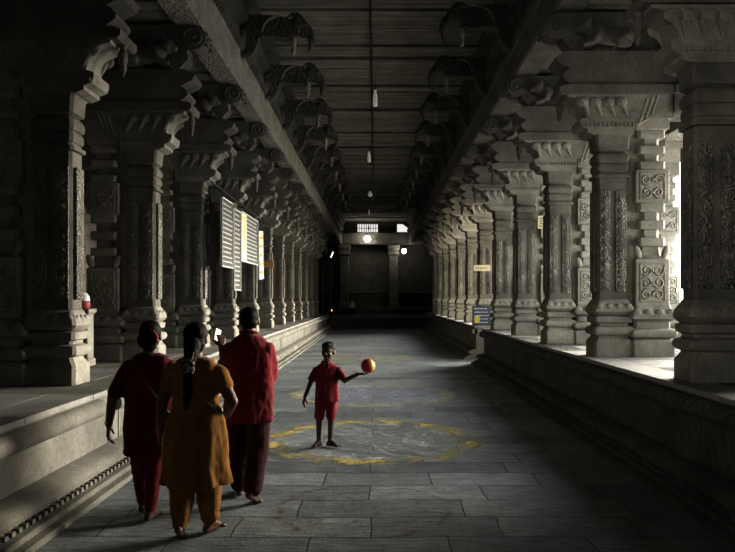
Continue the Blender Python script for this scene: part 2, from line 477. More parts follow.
def make_pillar(s, name='carved_pillar'):
    root = empty(name); TOP = 5.495 - (HL if s < 0 else HR) - .005; SZ = TOP - .18
    X = lambda x: s * x
    # ---- base
    bm = bmesh.new()
    mp = [(.06,0),(.06,.19),(.045,.215),(.02,.25),(.015,.275)] + torus_prof(.025,.28,.40,.05) + [(.01,.41),(.01,.44),(.05,.455),(.055,.53),(.02,.54)]
    mp += [(.045,.56),(.07,.60),(.06,.66),(.03,.71),(.012,.75),(0,.76)]
    rect_loft(bm, X(.22), 0, .20, .14, mp, .03)
    op = [(.03,0),(.03,.20),(.01,.225),(-.02,.24)] + torus_prof(0,.245,.37,.055) + [(-.02,.38),(-.02,.46),(.0,.48),(.045,.50),(.05,.55),(.02,.60),(-.01,.64),(-.02,.68)]
    rect_loft(bm, X(.735), 0, .265, .20, op, .035)
    obj('base', bm, M['pillar'], root, True, 32)
    # lotus petals round the base
    bm = bmesh.new()
    for (cx, hx, hy, z) in ((.22, .25, .19, .64), (.735, .30, .235, .57)):
        n = 4
        for i in range(n):
            x = cx - hx + hx*2*(i+.5)/n
            for y in (-hy, hy):
                ell(bm, (X(x), y*.98, z), (hx/n*.92, .022, .065), u=10, v=8)
        for y in (-hy*.55, 0, hy*.55):
            for e in (-1, 1):
                ell(bm, (X(cx + e*hx*.99), y, z), (.022, hy*.26, .065), u=10, v=8)
    obj('lotus_petals', bm, M['pillar'], root, True, 60)
    # ---- nave shaft
    bm = bmesh.new()
    rect_loft(bm, X(.22), 0, .20, .14, [(0,.74),(0,2.36),(.03,2.37),(.03,2.41),(.0,2.42),(.0,2.45)] + torus_prof(.0,2.45,2.56,.018) + torus_prof(0,2.57,2.69,.026) + [(0,2.70),(-.02,2.72),(.02,2.75),(.03,2.9),(.06,2.95)], .03)
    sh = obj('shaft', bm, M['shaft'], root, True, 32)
    bm = bmesh.new()
    for a, b in ((.045,.185),(.255,.395)):
        for y in (-1, 1):
            p, q = sorted((X(a), X(b))); r0, r1 = sorted((y*.13, y*.158)); bbox(bm, p, q, r0, r1, .86, 2.2, .008)
            for k in range(9):
                ell(bm, (X((a+b)/2), y*.158, .95 + k*.14), (.045, .014, .06), u=10, v=6)
    p, q = sorted((X(-.015), X(.02))); bbox(bm, p, q, -.09, .09, .86, 2.2, .008)
    obj('carved_strips', bm, M['finecarved'], sh, True, 50)
    # ---- outer shaft: blocks and toothed eight-sided lengths
    bm = bmesh.new(); cx = X(.735)
    def block(z0, z1):
        rect_loft(bm, cx, 0, .225, .175, [(-.02,z0),(.0,z0+.012),(.0,z1-.012),(-.02,z1)], .012)
    block(.66, 1.30); block(2.03, 2.48); block(3.0, 3.62)
    def toothed(z0, z1, n):
        h = (z1 - z0) / n
        rect_loft(bm, cx, 0, .13, .105, [(0,z0),(0,z1)], .05)
        for k in range(n):
            o = .055 if k % 2 == 0 else -.012
            rect_loft(bm, cx, 0, .13, .105, [(o-.006,z0+h*k),(o,z0+h*k+.01),(o,z0+h*(k+1)-.012),(o-.006,z0+h*(k+1))], .035)
    toothed(1.46, 2.03, 5); toothed(2.48, 3.0, 5)
    rect_loft(bm, cx, 0, .17, .13, [(.02,1.30),(-.02,1.34),(-.03,1.46)], .04)
    p, q = sorted((X(.40), X(.64))); box(bm, p, q, -.06, .06, .5, 3.0)
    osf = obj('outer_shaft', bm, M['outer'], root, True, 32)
    for ex in (-1, 1):
        for y in (-1, 1):
            bm = bmesh.new(); t = bmesh.new(); ell(t, (0,0,0), (.05,.03,.1), u=10, v=8)
            merge(bm, t, Matrix.Translation((cx + ex*.185, y*.135, 1.38)) @ Matrix.Rotation(ex*.35, 4, 'Y'))
            obj('corner_leaf', bm, M['outer'], osf, True, 60)
    for y in (-.176, .176):
        for z0, z1, sd in ((.74, 1.22, 3), (2.09, 2.42, 5)):
            bm = bmesh.new(); relief(bm, .735, y, z0, z1, .16, s, sd)
            obj('foliage_relief', bm, M['outer'], osf, True, 60)
        bm = bmesh.new()
        for k in range(3):
            tube(bm, [(X(.56+.08*k), y, 3.1+.05*k), (X(.66+.08*k), y, 3.4+.05*k)], .022, 6)
        tube(bm, [(X(.54), y, 3.07), (X(.84), y, 3.24)], .014, 6); tube(bm, [(X(.63), y, 3.37), (X(.91), y, 3.54)], .014, 6)
        obj('slanting_relief', bm, M['outer'], osf, True, 60)
    # ---- capital and bracket
    bm = bmesh.new()
    p = [(.48,2.93),(-.05,2.93),(-.13,2.96),(-.13,3.0),(-.21,3.03),(-.23,3.08),(-.23,3.13),(-.17,3.15),(.50,3.15)]
    extrude_y(bm, [(X(a), z) for a, z in p], -.2, .2)
    for k in range(13):
        for y in (-.2, .2): box(bm, *sorted((X(-.2+.055*k), X(-.17+.055*k))), y-.015, y+.015, 3.03, 3.075)
    obj('capital', bm, M['pillar'], root)
    bm = bmesh.new()
    p = [(1.0,3.15),(-.14,3.15)] + [(-.15-.24*(1-math.cos(PI/2*k/6)), 3.16+.27*math.sin(PI/2*k/6)) for k in range(7)] + [(-.40,3.46),(1.0,3.46)]
    extrude_y(bm, [(X(a), z) for a, z in p], -.19, .19)
    cb = obj('corbel_bracket', bm, M['pillar'], root, True, 32)
    for y in (-.19, .19):
        bm = bmesh.new()
        for k in range(4):
            ell(bm, (X(-.2+.17*k), y, 3.36), (.09,.03,.07), u=12, v=8)
            tube(bm, [(X(-.2+.17*k), y*.93, 3.36), (X(-.15+.17*k), y*.95, 3.26), (X(-.11+.17*k), y*.97, 3.17)], [.05,.035,.012], 8)
        ell(bm, (X(.06), y*.94, 3.36), (.30,.02,.03), u=12, v=6)
        obj('scallops', bm, M['pillar'], cb, True, 60)
    bm = bmesh.new()
    p = [(1.0,3.46),(-.48,3.46),(-.51,3.49),(-.51,3.55),(-.44,3.58),(1.0,3.58)]
    extrude_y(bm, [(X(a), z) for a, z in p], -.24, .24)
    p = [(1.0,3.58),(-.40,3.58)] + [(-.36-.10*math.sin(PI*k/5), 3.60+.2*k/5) for k in range(6)] + [(-.40,3.82),(-.52,3.88),(-.55,3.95),(-.46,4.0),(-.42,4.03),(1.0,4.03)]
    extrude_y(bm, [(X(a), z) for a, z in p], -.21, .21)
    p = [(1.0,4.03),(-.30,4.03),(-.36,4.12),(-.44,4.2),(-.42,4.3),(-.48,4.40),(-.52,4.46),(-.52,TOP),(1.0,TOP)]
    extrude_y(bm, [(X(a), z) for a, z in p], -.13, .13)
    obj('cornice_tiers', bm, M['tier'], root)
    bm = bmesh.new()
    t = bmesh.new(); lathe(t, (0,0,0), [(.165,-.15),(.175,-.13),(.175,.13),(.165,.15)], 20)
    merge(bm, t, Matrix.Translation((X(-.52),0,SZ)) @ Matrix.Rotation(PI/2, 4, 'X'))
    for y in (-.155, .155):
        spiral(bm, -.52, SZ, .145, y, 1.8, 1, 0, .025, s)
        ell(bm, (X(-.52), y, SZ), (.035,.03,.035), u=10, v=8)
        for a in (-.5, .1, .7):
            tube(bm, [(X(-.66), y*.7, SZ+.1*a), (X(-.71), y*.7, SZ-.05+.14*a)], [.03,.018], 6)
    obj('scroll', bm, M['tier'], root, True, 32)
    bm = bmesh.new()
    lathe(bm, (X(-.45),0,0), [(.001,3.14),(.015,3.16),(.03,3.2),(.04,3.24),(.03,3.27),(.045,3.3),(.052,3.35),(.045,3.39),(.03,3.42),(.04,3.44),(.045,3.47)], 12)
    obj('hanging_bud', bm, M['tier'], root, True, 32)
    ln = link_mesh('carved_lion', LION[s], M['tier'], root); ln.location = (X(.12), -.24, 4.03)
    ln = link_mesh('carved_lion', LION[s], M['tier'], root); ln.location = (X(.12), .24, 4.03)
    return root

LION = {1: lion_mesh(1), -1: lion_mesh(-1)}
ORD = 'first second third fourth fifth sixth seventh eighth ninth tenth eleventh twelfth'.split()
NP = 12
proto = {1: make_pillar(1), -1: make_pillar(-1)}
YP = {-1: [7.09 + S*i for i in range(NP)], 1: [6.50] + [6.66 + S*i for i in range(1, NP)]}
for s in (-1, 1):
    for i in range(NP):
        o = proto[s] if i == 0 else copy_tree(proto[s])
        y = YP[s][i]
        o.location = (s*(XL if s < 0 else XR), y, (HL if s < 0 else HR) + .005)
        side = 'on the platform beside the walkers' if s < 0 else 'on the platform along the bright courtyard'
        tag(o, f'{ORD[i]} carved double-shafted stone pillar, counted from the camera, {side}', 'pillar',
            'carved pillars on the walkers\' side' if s < 0 else 'carved pillars on the courtyard side', 'thing')

# transverse beams running from every pillar over the aisles
for s in (-1, 1):
    for i in range(NP):
        y = YP[s][i]; H = HL if s < 0 else HR; X0 = XL if s < 0 else XR
        bm = bmesh.new()
        pr = [(-.19,3.2),(-.22,3.24),(-.22,3.46),(-.25,3.48),(-.25,3.58),(-.2,3.62),(-.2,3.84),(-.25,3.92),(-.25,4.02),(-.17,4.06),(-.17,5.53-H)]
        pts = [(y+a, H+z) for a, z in pr] + [(y-a, H+z) for a, z in reversed(pr)]
        a, b = sorted((s*(X0+1.006), s*(7.4 if s < 0 else 4.9)))
        extrude_x(bm, pts, a, b)
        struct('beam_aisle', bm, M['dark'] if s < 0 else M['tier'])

# outer row towards the courtyard
def make_outer():
    root = empty('outer_pillar')
    bm = bmesh.new()
    rect_loft(bm, 0, 0, .25, .2, [(.03,0),(.03,.20),(0,.23)] + torus_prof(-.01,.245,.37,.05) + [(-.02,.46),(.03,.50),(.03,.56),(-.02,.66)], .03)
    obj('base', bm, M['pillar'], root, True, 32)
    bm = bmesh.new()
    for z0, z1 in ((.64,1.2),(1.9,2.4),(2.95,3.2)): rect_loft(bm, 0, 0, .2, .17, [(-.01,z0),(0,z0+.01),(0,z1-.01),(-.01,z1)], .012)
    for z0, z1, n in ((1.2,1.9,6),(2.4,2.95,5)):
        h = (z1-z0)/n
        for k in range(n):
            rect_loft(bm, 0, 0, .13, .11, [(.035 if k % 2 else 0, z0+h*k),(.035 if k % 2 else 0, z0+h*(k+1))], .035)
    sh = obj('shaft', bm, M['pillar'], root, True, 32)
    for z0, z1, sd in ((.70,1.14,9),(1.96,2.34,10)):
        bm = bmesh.new(); relief(bm, 0, -.17, z0, z1, .14, 1, sd); obj('foliage_relief', bm, M['pillar'], sh, True, 60)
    bm = bmesh.new()
    p = [(-.22,3.18),(.22,3.18),(.3,3.24),(.42,3.36),(.46,3.49),(-.46,3.49),(-.42,3.36),(-.3,3.24)]
    extrude_x(bm, p, -.2, .2)
    obj('capital', bm, M['pillar'], root)
    return root
op = make_outer()
for i in range(1, 5):
    o = op if i == 1 else copy_tree(op)
    o.location = (5.2, YP[1][i] + .5, HR + .005)
    tag(o, f'{ORD[i-1]} slender sunlit outer pillar under the eave, counted from the camera', 'pillar', 'outer pillars under the eave', 'thing')

# bird-headed brackets above the beams
def make_bracket(s):
    root = empty('bird_bracket')
    bm = bmesh.new()
    # local x towards the middle of the hall
    p = [(0,.15),(.0,-.28),(.10,-.2),(.17,-.06),(.22,.10),(.30,.13),(.48,.12),(.66,.10),(.80,.13),(.86,.22),(.84,.36),(.72,.46),(.45,.50),(0,.52)]
    extrude_y(bm, [(-s*a, z) for a, z in p], -.11, .11)
    arm = obj('arm', bm, M['dark'], root, True, 35)
    bm = bmesh.new()
    pts = [(-s*(.28+.30*(1-math.cos(a))), -.115, .2+.28*math.sin(a)) for a in [PI/2*k/8 for k in range(9)]]
    tube(bm, pts, .022, 6); obj('moulding', bm, M['pillar'], arm, True, 60)
    bm = bmesh.new(); tube(bm, [(x, .115, z) for x, y, z in pts], .022, 6); obj('moulding', bm, M['pillar'], arm, True, 60)
    b = bmesh.new()
    ell(b, (-s*.90, 0, .34), (.19,.14,.17)); ell(b, (-s*1.02, 0, .26), (.13,.11,.13))
    chain(b, [(-s*1.08,0,.26), (-s*1.15,0,.12), (-s*1.13,0,-.02), (-s*1.10,0,-.12)], [.09,.07,.045,.015], 10)
    for y in (-.1, .1):
        ell(b, (-s*1.02, y, .33), (.045,.04,.045)); chain(b, [(-s*.92,y,.44), (-s*.82,y,.52), (-s*.74,y*1.1,.47)], [.04,.035,.02], 8)
    chain(b, [(-s*.98,0,.46), (-s*.9,0,.54), (-s*.8,0,.55)], [.05,.05,.03], 8)
    link_mesh('head', solid(b, 'head', .013, 2), M['dark'], root)
    bm = bmesh.new()
    lathe(bm, (-s*.82,0,0), [(.001,-.2),(.03,-.16),(.05,-.08),(.03,-.04),(.055,0),(.06,.08),(.05,.14)], 10)
    obj('hanging_bud', bm, M['beam'], root, True, 50)
    return root
for s in (-1, 1):
    p0 = make_bracket(s)
    for i in range(2, NP):
        o = p0 if i == 2 else copy_tree(p0)
        o.location = (s*2.30, YP[s][i], 6.22)
        side = 'walkers\' beam' if s < 0 else 'courtyard-side beam'
        tag(o, f'{ORD[i-2]} beaked stone roof bracket from the camera above the {side}', 'bracket',
            'beaked brackets over the walkers\' side' if s < 0 else 'beaked brackets over the courtyard side')

# far wall pilasters
for x, lab in ((-2.25, 'pale square pillar on the far wall, nearer the leaning ladder'), (1.25, 'pale square pillar on the far wall below the smaller roof opening')):
    r = tag(empty('far_pilaster', (x, 49.2, .98)), lab, 'pillar', 'square pillars on the far wall')
    bm = bmesh.new(); rect_loft(bm, 0, 0, .3, .28, [(.08,0),(.08,.3),(.0,.36),(0,3.7)], .02); obj('shaft', bm, M['pillar'], r)
    bm = bmesh.new(); rect_loft(bm, 0, 0, .3, .28, [(0,3.7),(.1,3.8),(.1,3.95),(.02,4.0),(.14,4.3),(.14,4.5)], .02); obj('capital', bm, M['pillar'], r)

# ------------------------------------------------------------------ things in the hall
M['black'] = plain('board_black', (.012,.012,.014), .5)
M['white'] = plain('letter_white', (.55,.55,.52), .6)
M['cream'] = plain('board_cream', (.62,.56,.40), .6)
M['orange'] = plain('board_orange', (.55,.30,.09), .6)
M['blue'] = plain('board_blue', (.05,.075,.12), .5)
M['wood'] = plain('dark_wood', (.05,.035,.025), .7)
M['yellowp'] = plain('paint_yellow', (.6,.5,.12), .6)
M['iron'] = plain('iron', (.03,.03,.03), .5, metallic=.6)

def lettering(bm, x, y0, y1, z0, z1, rows, s=1, seed=1, th=.34):
    """rows of small raised strokes on a board facing +x"""
    r = random.Random(seed); h = (z1 - z0) / rows
    for i in range(rows):
        zc = z1 - h*(i+.5); y = y0 + r.uniform(0, .05) * (y1-y0)
        end = y1 - r.uniform(0, .18) * (y1-y0)
        while y < end:
            w = r.uniform(.02, .075)
            box(bm, x, x+.004, y, min(y+w, end), zc-h*th/2*r.uniform(.7,1), zc+h*th/2*r.uniform(.7,1))
            y += w + r.uniform(.008, .022)

def hung_board(name, label, y0, y1, z0, z1, mat, rows, lm, seed, x=-2.74, tilt=0, framem=None, group='boards hung along the pillars'):
    r = tag(empty(name, (x, (y0+y1)/2, z0)), label, 'sign', group)
    r.rotation_euler = (tilt, 0, 0)
    hw = (y1-y0)/2; H = z1-z0
    bm = bmesh.new(); bbox(bm, -.02, .01, -hw, hw, 0, H, .004); obj('panel', bm, mat, r)
    bm = bmesh.new()
    for a in ((-hw-.012,-hw+.012,-.012,H+.012),(hw-.012,hw+.012,-.012,H+.012)): box(bm, -.025, .022, a[0], a[1], a[2], a[3])
    for z in (0, H): box(bm, -.025, .022, -hw, hw, z-.012, z+.012)
    obj('frame', bm, framem or M['white'], r)
    if rows:
        bm = bmesh.new(); lettering(bm, .0105, -hw+.05, hw-.05, .05, H-.05, rows, seed=seed); obj('lettering', bm, lm, r)
    return r
hung_board('notice_board', 'black board of dense white lettering, hung nearest the camera in the row of boards', 12.24, 13.18, 2.27, 3.49, M['black'], 13, M['white'], 1)
hung_board('notice_board', 'narrow tall black lettered board hanging lowest, between the two wider black boards', 13.27, 13.92, 1.86, 3.42, M['black'], 16, M['white'], 2)
rb = hung_board('notice_board', 'wide black board with a white strip and yellow emblem, third in the row', 13.98, 15.96, 2.46, 3.46, M['black'], 11, M['white'], 3)
bm = bmesh.new(); box(bm, .0105, .016, -1.0, -.42, .02, .98); st = obj('picture_strip', bm, M['white'], rb)
bm = bmesh.new(); ell(bm, (.018,-.7,.62), (.004,.16,.2)); ell(bm, (.018,-.7,.3), (.004,.08,.15)); box(bm, .016,.02,-.95,-.47,.84,.92); obj('emblem', bm, M['yellowp'], st)
hung_board('direction_board', 'narrow cream upright board leaning beside the row of black boards', 16.14, 16.75, 2.16, 3.28, M['cream'], 5, M['orange'], 4, tilt=.08)
r = tag(empty('small_sign', (-2.73, 17.3, 2.45)), 'small orange and cream sign projecting from a pillar beyond the hung boards', 'sign')
bm = bmesh.new(); bbox(bm, -.16, .16, -.012, .012, 0, .19, .005); obj('panel', bm, M['orange'], r)
bm = bmesh.new(); lettering(bm, 0, -.13, .13, .03, .16, 2, seed=8); bm.transform(Matrix.Rotation(-PI/2, 4, 'Z')); bm.transform(Matrix.Translation((0,-.0165,0))); obj('lettering', bm, M['cream'], r)
bm = bmesh.new(); tube(bm, [(-.16,0,.1),(-.34,0,.1)], .012, 6); obj('bracket', bm, M['iron'], r)
# rail the boards hang from
bm = bmesh.new(); tube(bm, [(-2.78,11.7,3.66),(-2.78,17.3,3.58)], .018, 8)
for y in (12.35,14.97,17.3):
    tube(bm, [(-2.78,y,3.6),(-2.84,y,3.66),(-3.0,y+.02,3.68)], .012, 6)
rl = obj('hanging_rail', bm, M['iron']); tag(rl, 'thin dark rail on the pillars that carries the hanging boards', 'rail')
for y, z in ((12.4,3.49),(13.0,3.49),(13.4,3.42),(13.8,3.42),(14.3,3.46),(15.6,3.46),(16.4,3.30)):
    bm = bmesh.new(); tube(bm, [(-2.75,y,z+.0135),(-2.78,y,3.63)], .004, 5); obj('hook', bm, M['iron'], rl)

def front_sign(name, label, x, y, z, w, h, mat, rows, lm, seed, feet=False):
    r = tag(empty(name, (x, y, z)), label, 'sign')
    bm = bmesh.new(); bbox(bm, -w/2, w/2, -.015, .015, 0, h, .005); obj('panel', bm, mat, r)
    bm = bmesh.new(); lettering(bm, .0, -w/2+.04, w/2-.04, .03, h-.03, rows, seed=seed)
    bm.transform(Matrix.Rotation(-PI/2, 4, 'Z')); bm.transform(Matrix.Translation((0,-.0155,0))); obj('lettering', bm, lm, r)
    return r
front_sign('wall_plaque', 'small cream plaque with dark lines fixed high on a courtyard-side pillar', 3.40, 14.24-.07, 3.12, .17, .27, M['cream'], 4, M['black'], 11)
front_sign('direction_board', 'long cream direction board across a far courtyard-side pillar', 2.98, 19.44, 2.46, .46, .17, M['cream'], 1, M['tier'], 12)
r = front_sign('notice_board', 'blue notice board with pale lettering standing on the platform end by the gap', 2.95, 19.28, .94, .52, .54, M['blue'], 5, M['white'], 13)
bm = bmesh.new(); box(bm, -.2,-.06,-.02,-.0155,.06,.26); obj('picture_panel', bm, M['yellowp'], r)
bm = bmesh.new()
for x in (-.22,.22): box(bm, x-.015, x+.015, -.02, .02, -.03, .02)
obj('feet', bm, M['iron'], r)

# ceiling conduit and hanging lamps
bm = bmesh.new(); tube(bm, [(-.12,-3,CEIL-.03),(-.1,20,CEIL-.03),(-.14,49.8,CEIL-.03)], .02, 6)
tag(obj('conduit', bm, M['iron']), 'thin dark conduit running along the middle of the roof', 'cable')
M['bulb'] = plain('lamp_glass', (.75,.74,.68), .35, emit=(1,.96,.85), es=.16)
M['glow'] = plain('lamp_lit', (1,1,1), .4, emit=(1,.95,.82), es=40)
for i, (x, y, z, h, lab) in enumerate(((-.02,17,6.42,.46,'nearest hanging lamp, a long white tube on a cord under the roof'), (-.24,24,6.42,.42,'second hanging lamp along the roof, white tube on a short cord'),
        (-.28,33,6.52,.30,'third hanging lamp along the roof, round white bulb'), (-.4,40,6.5,.34,'farthest and thinnest hanging lamp, before the far wall'))):
    r = tag(empty('hanging_lamp', (x, y, z)), lab, 'lamp', 'lamps hanging along the roof')
    bm = bmesh.new()
    if i == 2: lathe(bm, (0,0,0), [(.001,0),(.08,.03),(.12,.1),(.11,.17),(.06,.23),(.035,.3)], 14)
    elif i == 3: lathe(bm, (0,0,0), [(.001,0),(.04,.01),(.045,.25),(.03,.34)], 10)
    else: lathe(bm, (0,0,0), [(.001,0),(.05,.005),(.062,.02),(.055,.28),(.035,.32),(.03,h)], 14)
    obj('bulb', bm, M['bulb'], r, True, 50)
    bm = bmesh.new(); lathe(bm, (0,0,h-.06), [(.032,0),(.034,.06),(.015,.09)], 10); obj('socket', bm, M['iron'], r)
    bm = bmesh.new(); tube(bm, [(0,0,h),(0,0,CEIL+.02-z)], .006, 5); obj('cord', bm, M['iron'], r)
for x, y, z, rr, lab in ((-.62,48.3,5.85,.22,'brighter glowing bulb before the far wall, under the barred opening'), (1.95,48.3,4.98,.16,'smaller glowing bulb on the far wall, lower and nearer the courtyard')):
    r = tag(empty('wall_lamp', (x, y, z)), lab, 'lamp', 'glowing bulbs at the far wall')
    bm = bmesh.new(); ell(bm, (0,0,0), (rr,)*3); obj('bulb', bm, M['glow'], r, True)  # oversize ball, the bulb's glare is built into its shape
    bm = bmesh.new(); tube(bm, [(0,.06,rr*.8),(0,.3,rr+.10),(0,1.69,rr+.12)], .025, 6); obj('arm', bm, M['iron'], r)
r = tag(empty('tube_lamp', (-2.31,36.2,3.90)), 'short slanted fluorescent tube glowing at the end of the hung-board side', 'lamp')
bm = bmesh.new(); tube(bm, [(-.06,-.05,-.08),(.07,-.05,.22)], .035, 8); obj('tube', bm, plain('tube_lit', (1,1,1), .4, emit=(.95,.97,1), es=1.6), r)
bm = bmesh.new(); tube(bm, [(-.08,0,-.12),(.09,0,.26)], .03, 6); tube(bm, [(0,0,.06),(-.3,0,.1),(-.505,-.1,.1)], .015, 6); obj('mount', bm, M['iron'], r)

# ladder
r = tag(empty('ladder', (-2.72,37.75,0)), 'dark wooden ladder leaning at the far end of the hung-board side', 'ladder')
r.rotation_euler = (-.08,0,0)
for x in (-.2,.2):
    bm = bmesh.new(); bbox(bm, x-.03, x+.03, -.03, .03, 0, 3.5, .006); obj('rail', bm, M['wood'], r)
for k in range(9):
    bm = bmesh.new(); tube(bm, [(-.2,0,.35+.36*k),(.2,0,.35+.36*k)], .022, 6); obj('rung', bm, M['wood'], r)
# oil lamp on a stand
r = tag(empty('oil_lamp', (-2.42,37.1,0)), 'small oil lamp with an orange flame on a dark stand at the far end', 'lamp')
bm = bmesh.new(); lathe(bm, (0,0,0), [(.3,0),(.3,.05),(.1,.1),(.07,.5),(.09,.78),(.26,.84),(.3,.9),(.2,.93)], 14); obj('stand', bm, M['wood'], r, True, 50)
bm = bmesh.new(); lathe(bm, (0,0,.93), [(.05,0),(.11,.04),(.1,.05),(.001,.045)], 12); obj('bowl', bm, M['iron'], r)
bm = bmesh.new(); lathe(bm, (.04,0,.975), [(.006,0),(.035,.04),(.02,.09),(.001,.14)], 8); obj('flame', bm, plain('flame', (1,.5,.1), .5, emit=(1,.42,.1), es=2.5), r, True)
# pale figure on the far ledge
b = bmesh.new()
ell(b, (0,0,.12), (.17,.14,.12)); ell(b, (0,0,.3), (.11,.09,.16)); ell(b, (0,0,.52), (.07,.07,.085))
for e in (-1,1): chain(b, [(e*.1,0,.4),(e*.17,-.04,.25),(e*.08,-.12,.18)], [.045,.04,.035], 8); chain(b, [(e*.08,0,.1),(e*.2,-.12,.07),(0,-.17,.06)], [.07,.06,.045], 8)
o = link_mesh('small_statue', solid(b, 'small_statue', .015, 2), M['court_wall']); o.location = (-1.68,48.2,.98)
tag(o, 'small pale seated stone figure on the far ledge', 'statue')
# small painted urn on the first left pillar's ledge region
r = tag(empty('painted_urn', (-3.82, 9.0, HL)), 'small red and white painted offering urn on a pedestal behind the first pillar', 'urn')
bm = bmesh.new(); rect_loft(bm, 0, 0, .10, .10, [(.02,0),(.02,.08),(0,.1),(0,.66),(.03,.7),(.03,.74)], .01); obj('pedestal', bm, M['pillar'], r)
bm = bmesh.new(); lathe(bm, (0,0,.74), [(.07,0),(.09,.03),(.09,.09),(.08,.1)], 14); obj('red_band', bm, plain('urn_red', (.26,.05,.05), .6), r, True, 40)
bm = bmesh.new(); lathe(bm, (0,0,.84), [(.08,0),(.085,.02),(.08,.06),(.05,.10),(.001,.12)], 14); obj('lid', bm, M['white'], r, True, 40)

# chalk drawings on the floor
def chalk(name, col, inner, seed, strength, rad, rings_):
    m, t, b = nt(name)
    tc = N(t, 'ShaderNodeTexCoord'); o = tc.outputs['Object']
    vl = N(t, 'ShaderNodeVectorMath', operation='LENGTH'); t.links.new(o, vl.inputs[0]); d = vl.outputs['Value']
    n = N(t, 'ShaderNodeTexNoise', Scale=5.0, Detail=7.0, Roughness=.7); n.noise_dimensions = '4D'; n.inputs['W'].default_value = seed; t.links.new(o, n.inputs['Vector'])
    v = N(t, 'ShaderNodeTexVoronoi', Scale=5.5, feature='DISTANCE_TO_EDGE')
    nd = N(t, 'ShaderNodeTexNoise', Scale=3.2, Detail=2.0); t.links.new(o, nd.inputs['Vector'])
    vd = N(t, 'ShaderNodeVectorMath', operation='MULTIPLY_ADD'); t.links.new(nd.outputs['Color'], vd.inputs[0]); vd.inputs[1].default_value = (.55,.55,0); t.links.new(o, vd.inputs[2])
    t.links.new(vd.outputs[0], v.inputs['Vector'])
    sx = N(t, 'ShaderNodeSeparateXYZ'); t.links.new(o, sx.inputs[0])
    ang = mth(t, 'ARCTAN2', sx.outputs['Y'], sx.outputs['X'])
    pet = mth(t, 'MULTIPLY', mth(t, 'SINE', mth(t, 'MULTIPLY', ang, 12.0)), .06)
    acc = None
    for r0, wd, amp, wob in rings_:
        dd = mth(t, 'ABSOLUTE', mth(t, 'SUBTRACT', mth(t, 'ADD', d, mth(t, 'MULTIPLY', pet, wob)), r0))
        k = mth(t, 'MULTIPLY', mth(t, 'SUBTRACT', 1.0, mth(t, 'DIVIDE', dd, wd), True), amp)
        acc = k if acc is None else mth(t, 'MAXIMUM', acc, k)
    edge = mth(t, 'MULTIPLY', mth(t, 'LESS_THAN', v.outputs['Distance'], .075), mth(t, 'LESS_THAN', d, rad*.82))
    net = mth(t, 'MULTIPLY', edge, .8 if seed < 5 and seed != 2.2 else .25)
    isedge = mth(t, 'GREATER_THAN', d, rad*.80)
    fade = ramp(t, n.outputs['Fac'], ((.44, 0), (.60, 1)))
    a = mth(t, 'MULTIPLY', mth(t, 'MULTIPLY', mth(t, 'MAXIMUM', acc, net), fade), strength, True)
    c = mixc(t, isedge, inner, col)
    t.links.new(c, b.inputs['Base Color']); t.links.new(a, b.inputs['Alpha']); b.inputs['Roughness'].default_value = .95
    return m
def chalk_disc(label, x, y, rad, m, z):
    bm = bmesh.new(); n = 64
    lo = [bm.verts.new((rad*math.cos(2*PI*k/n), rad*math.sin(2*PI*k/n), 0)) for k in range(n)]
    bm.faces.new(lo)
    o = obj('chalk_drawing', bm, m); o.location = (x, y, z)
    tag(o, label, 'chalk drawing', 'faded chalk drawings on the floor')
yl = (.52,.43,.16)
chalk_disc('large faded round chalk drawing with a yellow rim beside the boy\'s feet', -.06, 8.3, 1.32, chalk('chalk_big', yl, (.64,.65,.62), 1.3, .75, 1.3, ((1.14,.34,1.5,.5),(.78,.045,.9,2.5),(.45,.04,.9,2.0))), .004)
chalk_disc('pale bluish round chalk drawing on the floor just behind the boy', -.05, 12.2, 1.5, chalk('chalk_pale', (.6,.55,.36), (.46,.48,.60), 4.1, .9, 1.5, ((1.32,.2,1.0,.5),(1.0,.2,1.0,1.2),(.5,.3,1.0,1.0))), .005)
chalk_disc('thin yellow chalk patch farthest up the hall behind the ball', -.25, 19.3, 1.3, chalk('chalk_far', yl, (.5,.44,.2), 7.7, 1.0, 1.3, ((1.1,.16,1.0,.4),(.6,.15,.8,.8))), .006)
chalk_disc('faint reddish curved chalk drawing on the nearest floor slabs', -.1, 5.55, .8, chalk('chalk_red', (.22,.10,.075), (.20,.12,.10), 2.2, .55, .8, ((.68,.05,.9,.3),(.45,.05,.5,.6))), .007)

# ------------------------------------------------------------------ people
M['skin'] = plain('skin_dark', (.095,.052,.033), .55, nscale=60, var=.2)
M['skin2'] = plain('skin_brown', (.13,.072,.045), .55, nscale=60, var=.2)
M['hair'] = plain('hair_black', (.006,.005,.005), .62, nscale=140, var=.5, bstr=.3)
M['hair'].node_tree.nodes['Principled BSDF'].inputs['Specular IOR Level'].default_value = .2
M['maroon'] = cloth('maroon_cotton', (.115,.009,.015))
M['redlegs'] = cloth('red_leggings', (.16,.011,.02))
M['mustard'] = cloth('mustard_print', (.30,.155,.036), pattern=True, pcol=(.20,.085,.012), pscale=55)
M['mustard2'] = cloth('mustard_print_trousers', (.30,.145,.03), pattern=True, pcol=(.50,.27,.05), pscale=70)
M['redshirt'] = cloth('red_shirt', (.215,.020,.030))
M['trouser'] = cloth('dark_maroon_trousers', (.055,.013,.016))
M['boyred'] = cloth('boy_red', (.26,.028,.036))
M['strap'] = plain('strap_leather', (.10,.075,.055), .6)
M['metal'] = plain('gold_metal', (.6,.45,.2), .35, metallic=.8)
M['jasmine'] = plain('jasmine', (.42,.41,.35), .7)
M['eyew'] = plain('eye_white', (.22,.20,.18), .4)
M['eyeb'] = plain('eye_dark', (.01,.008,.006), .3)

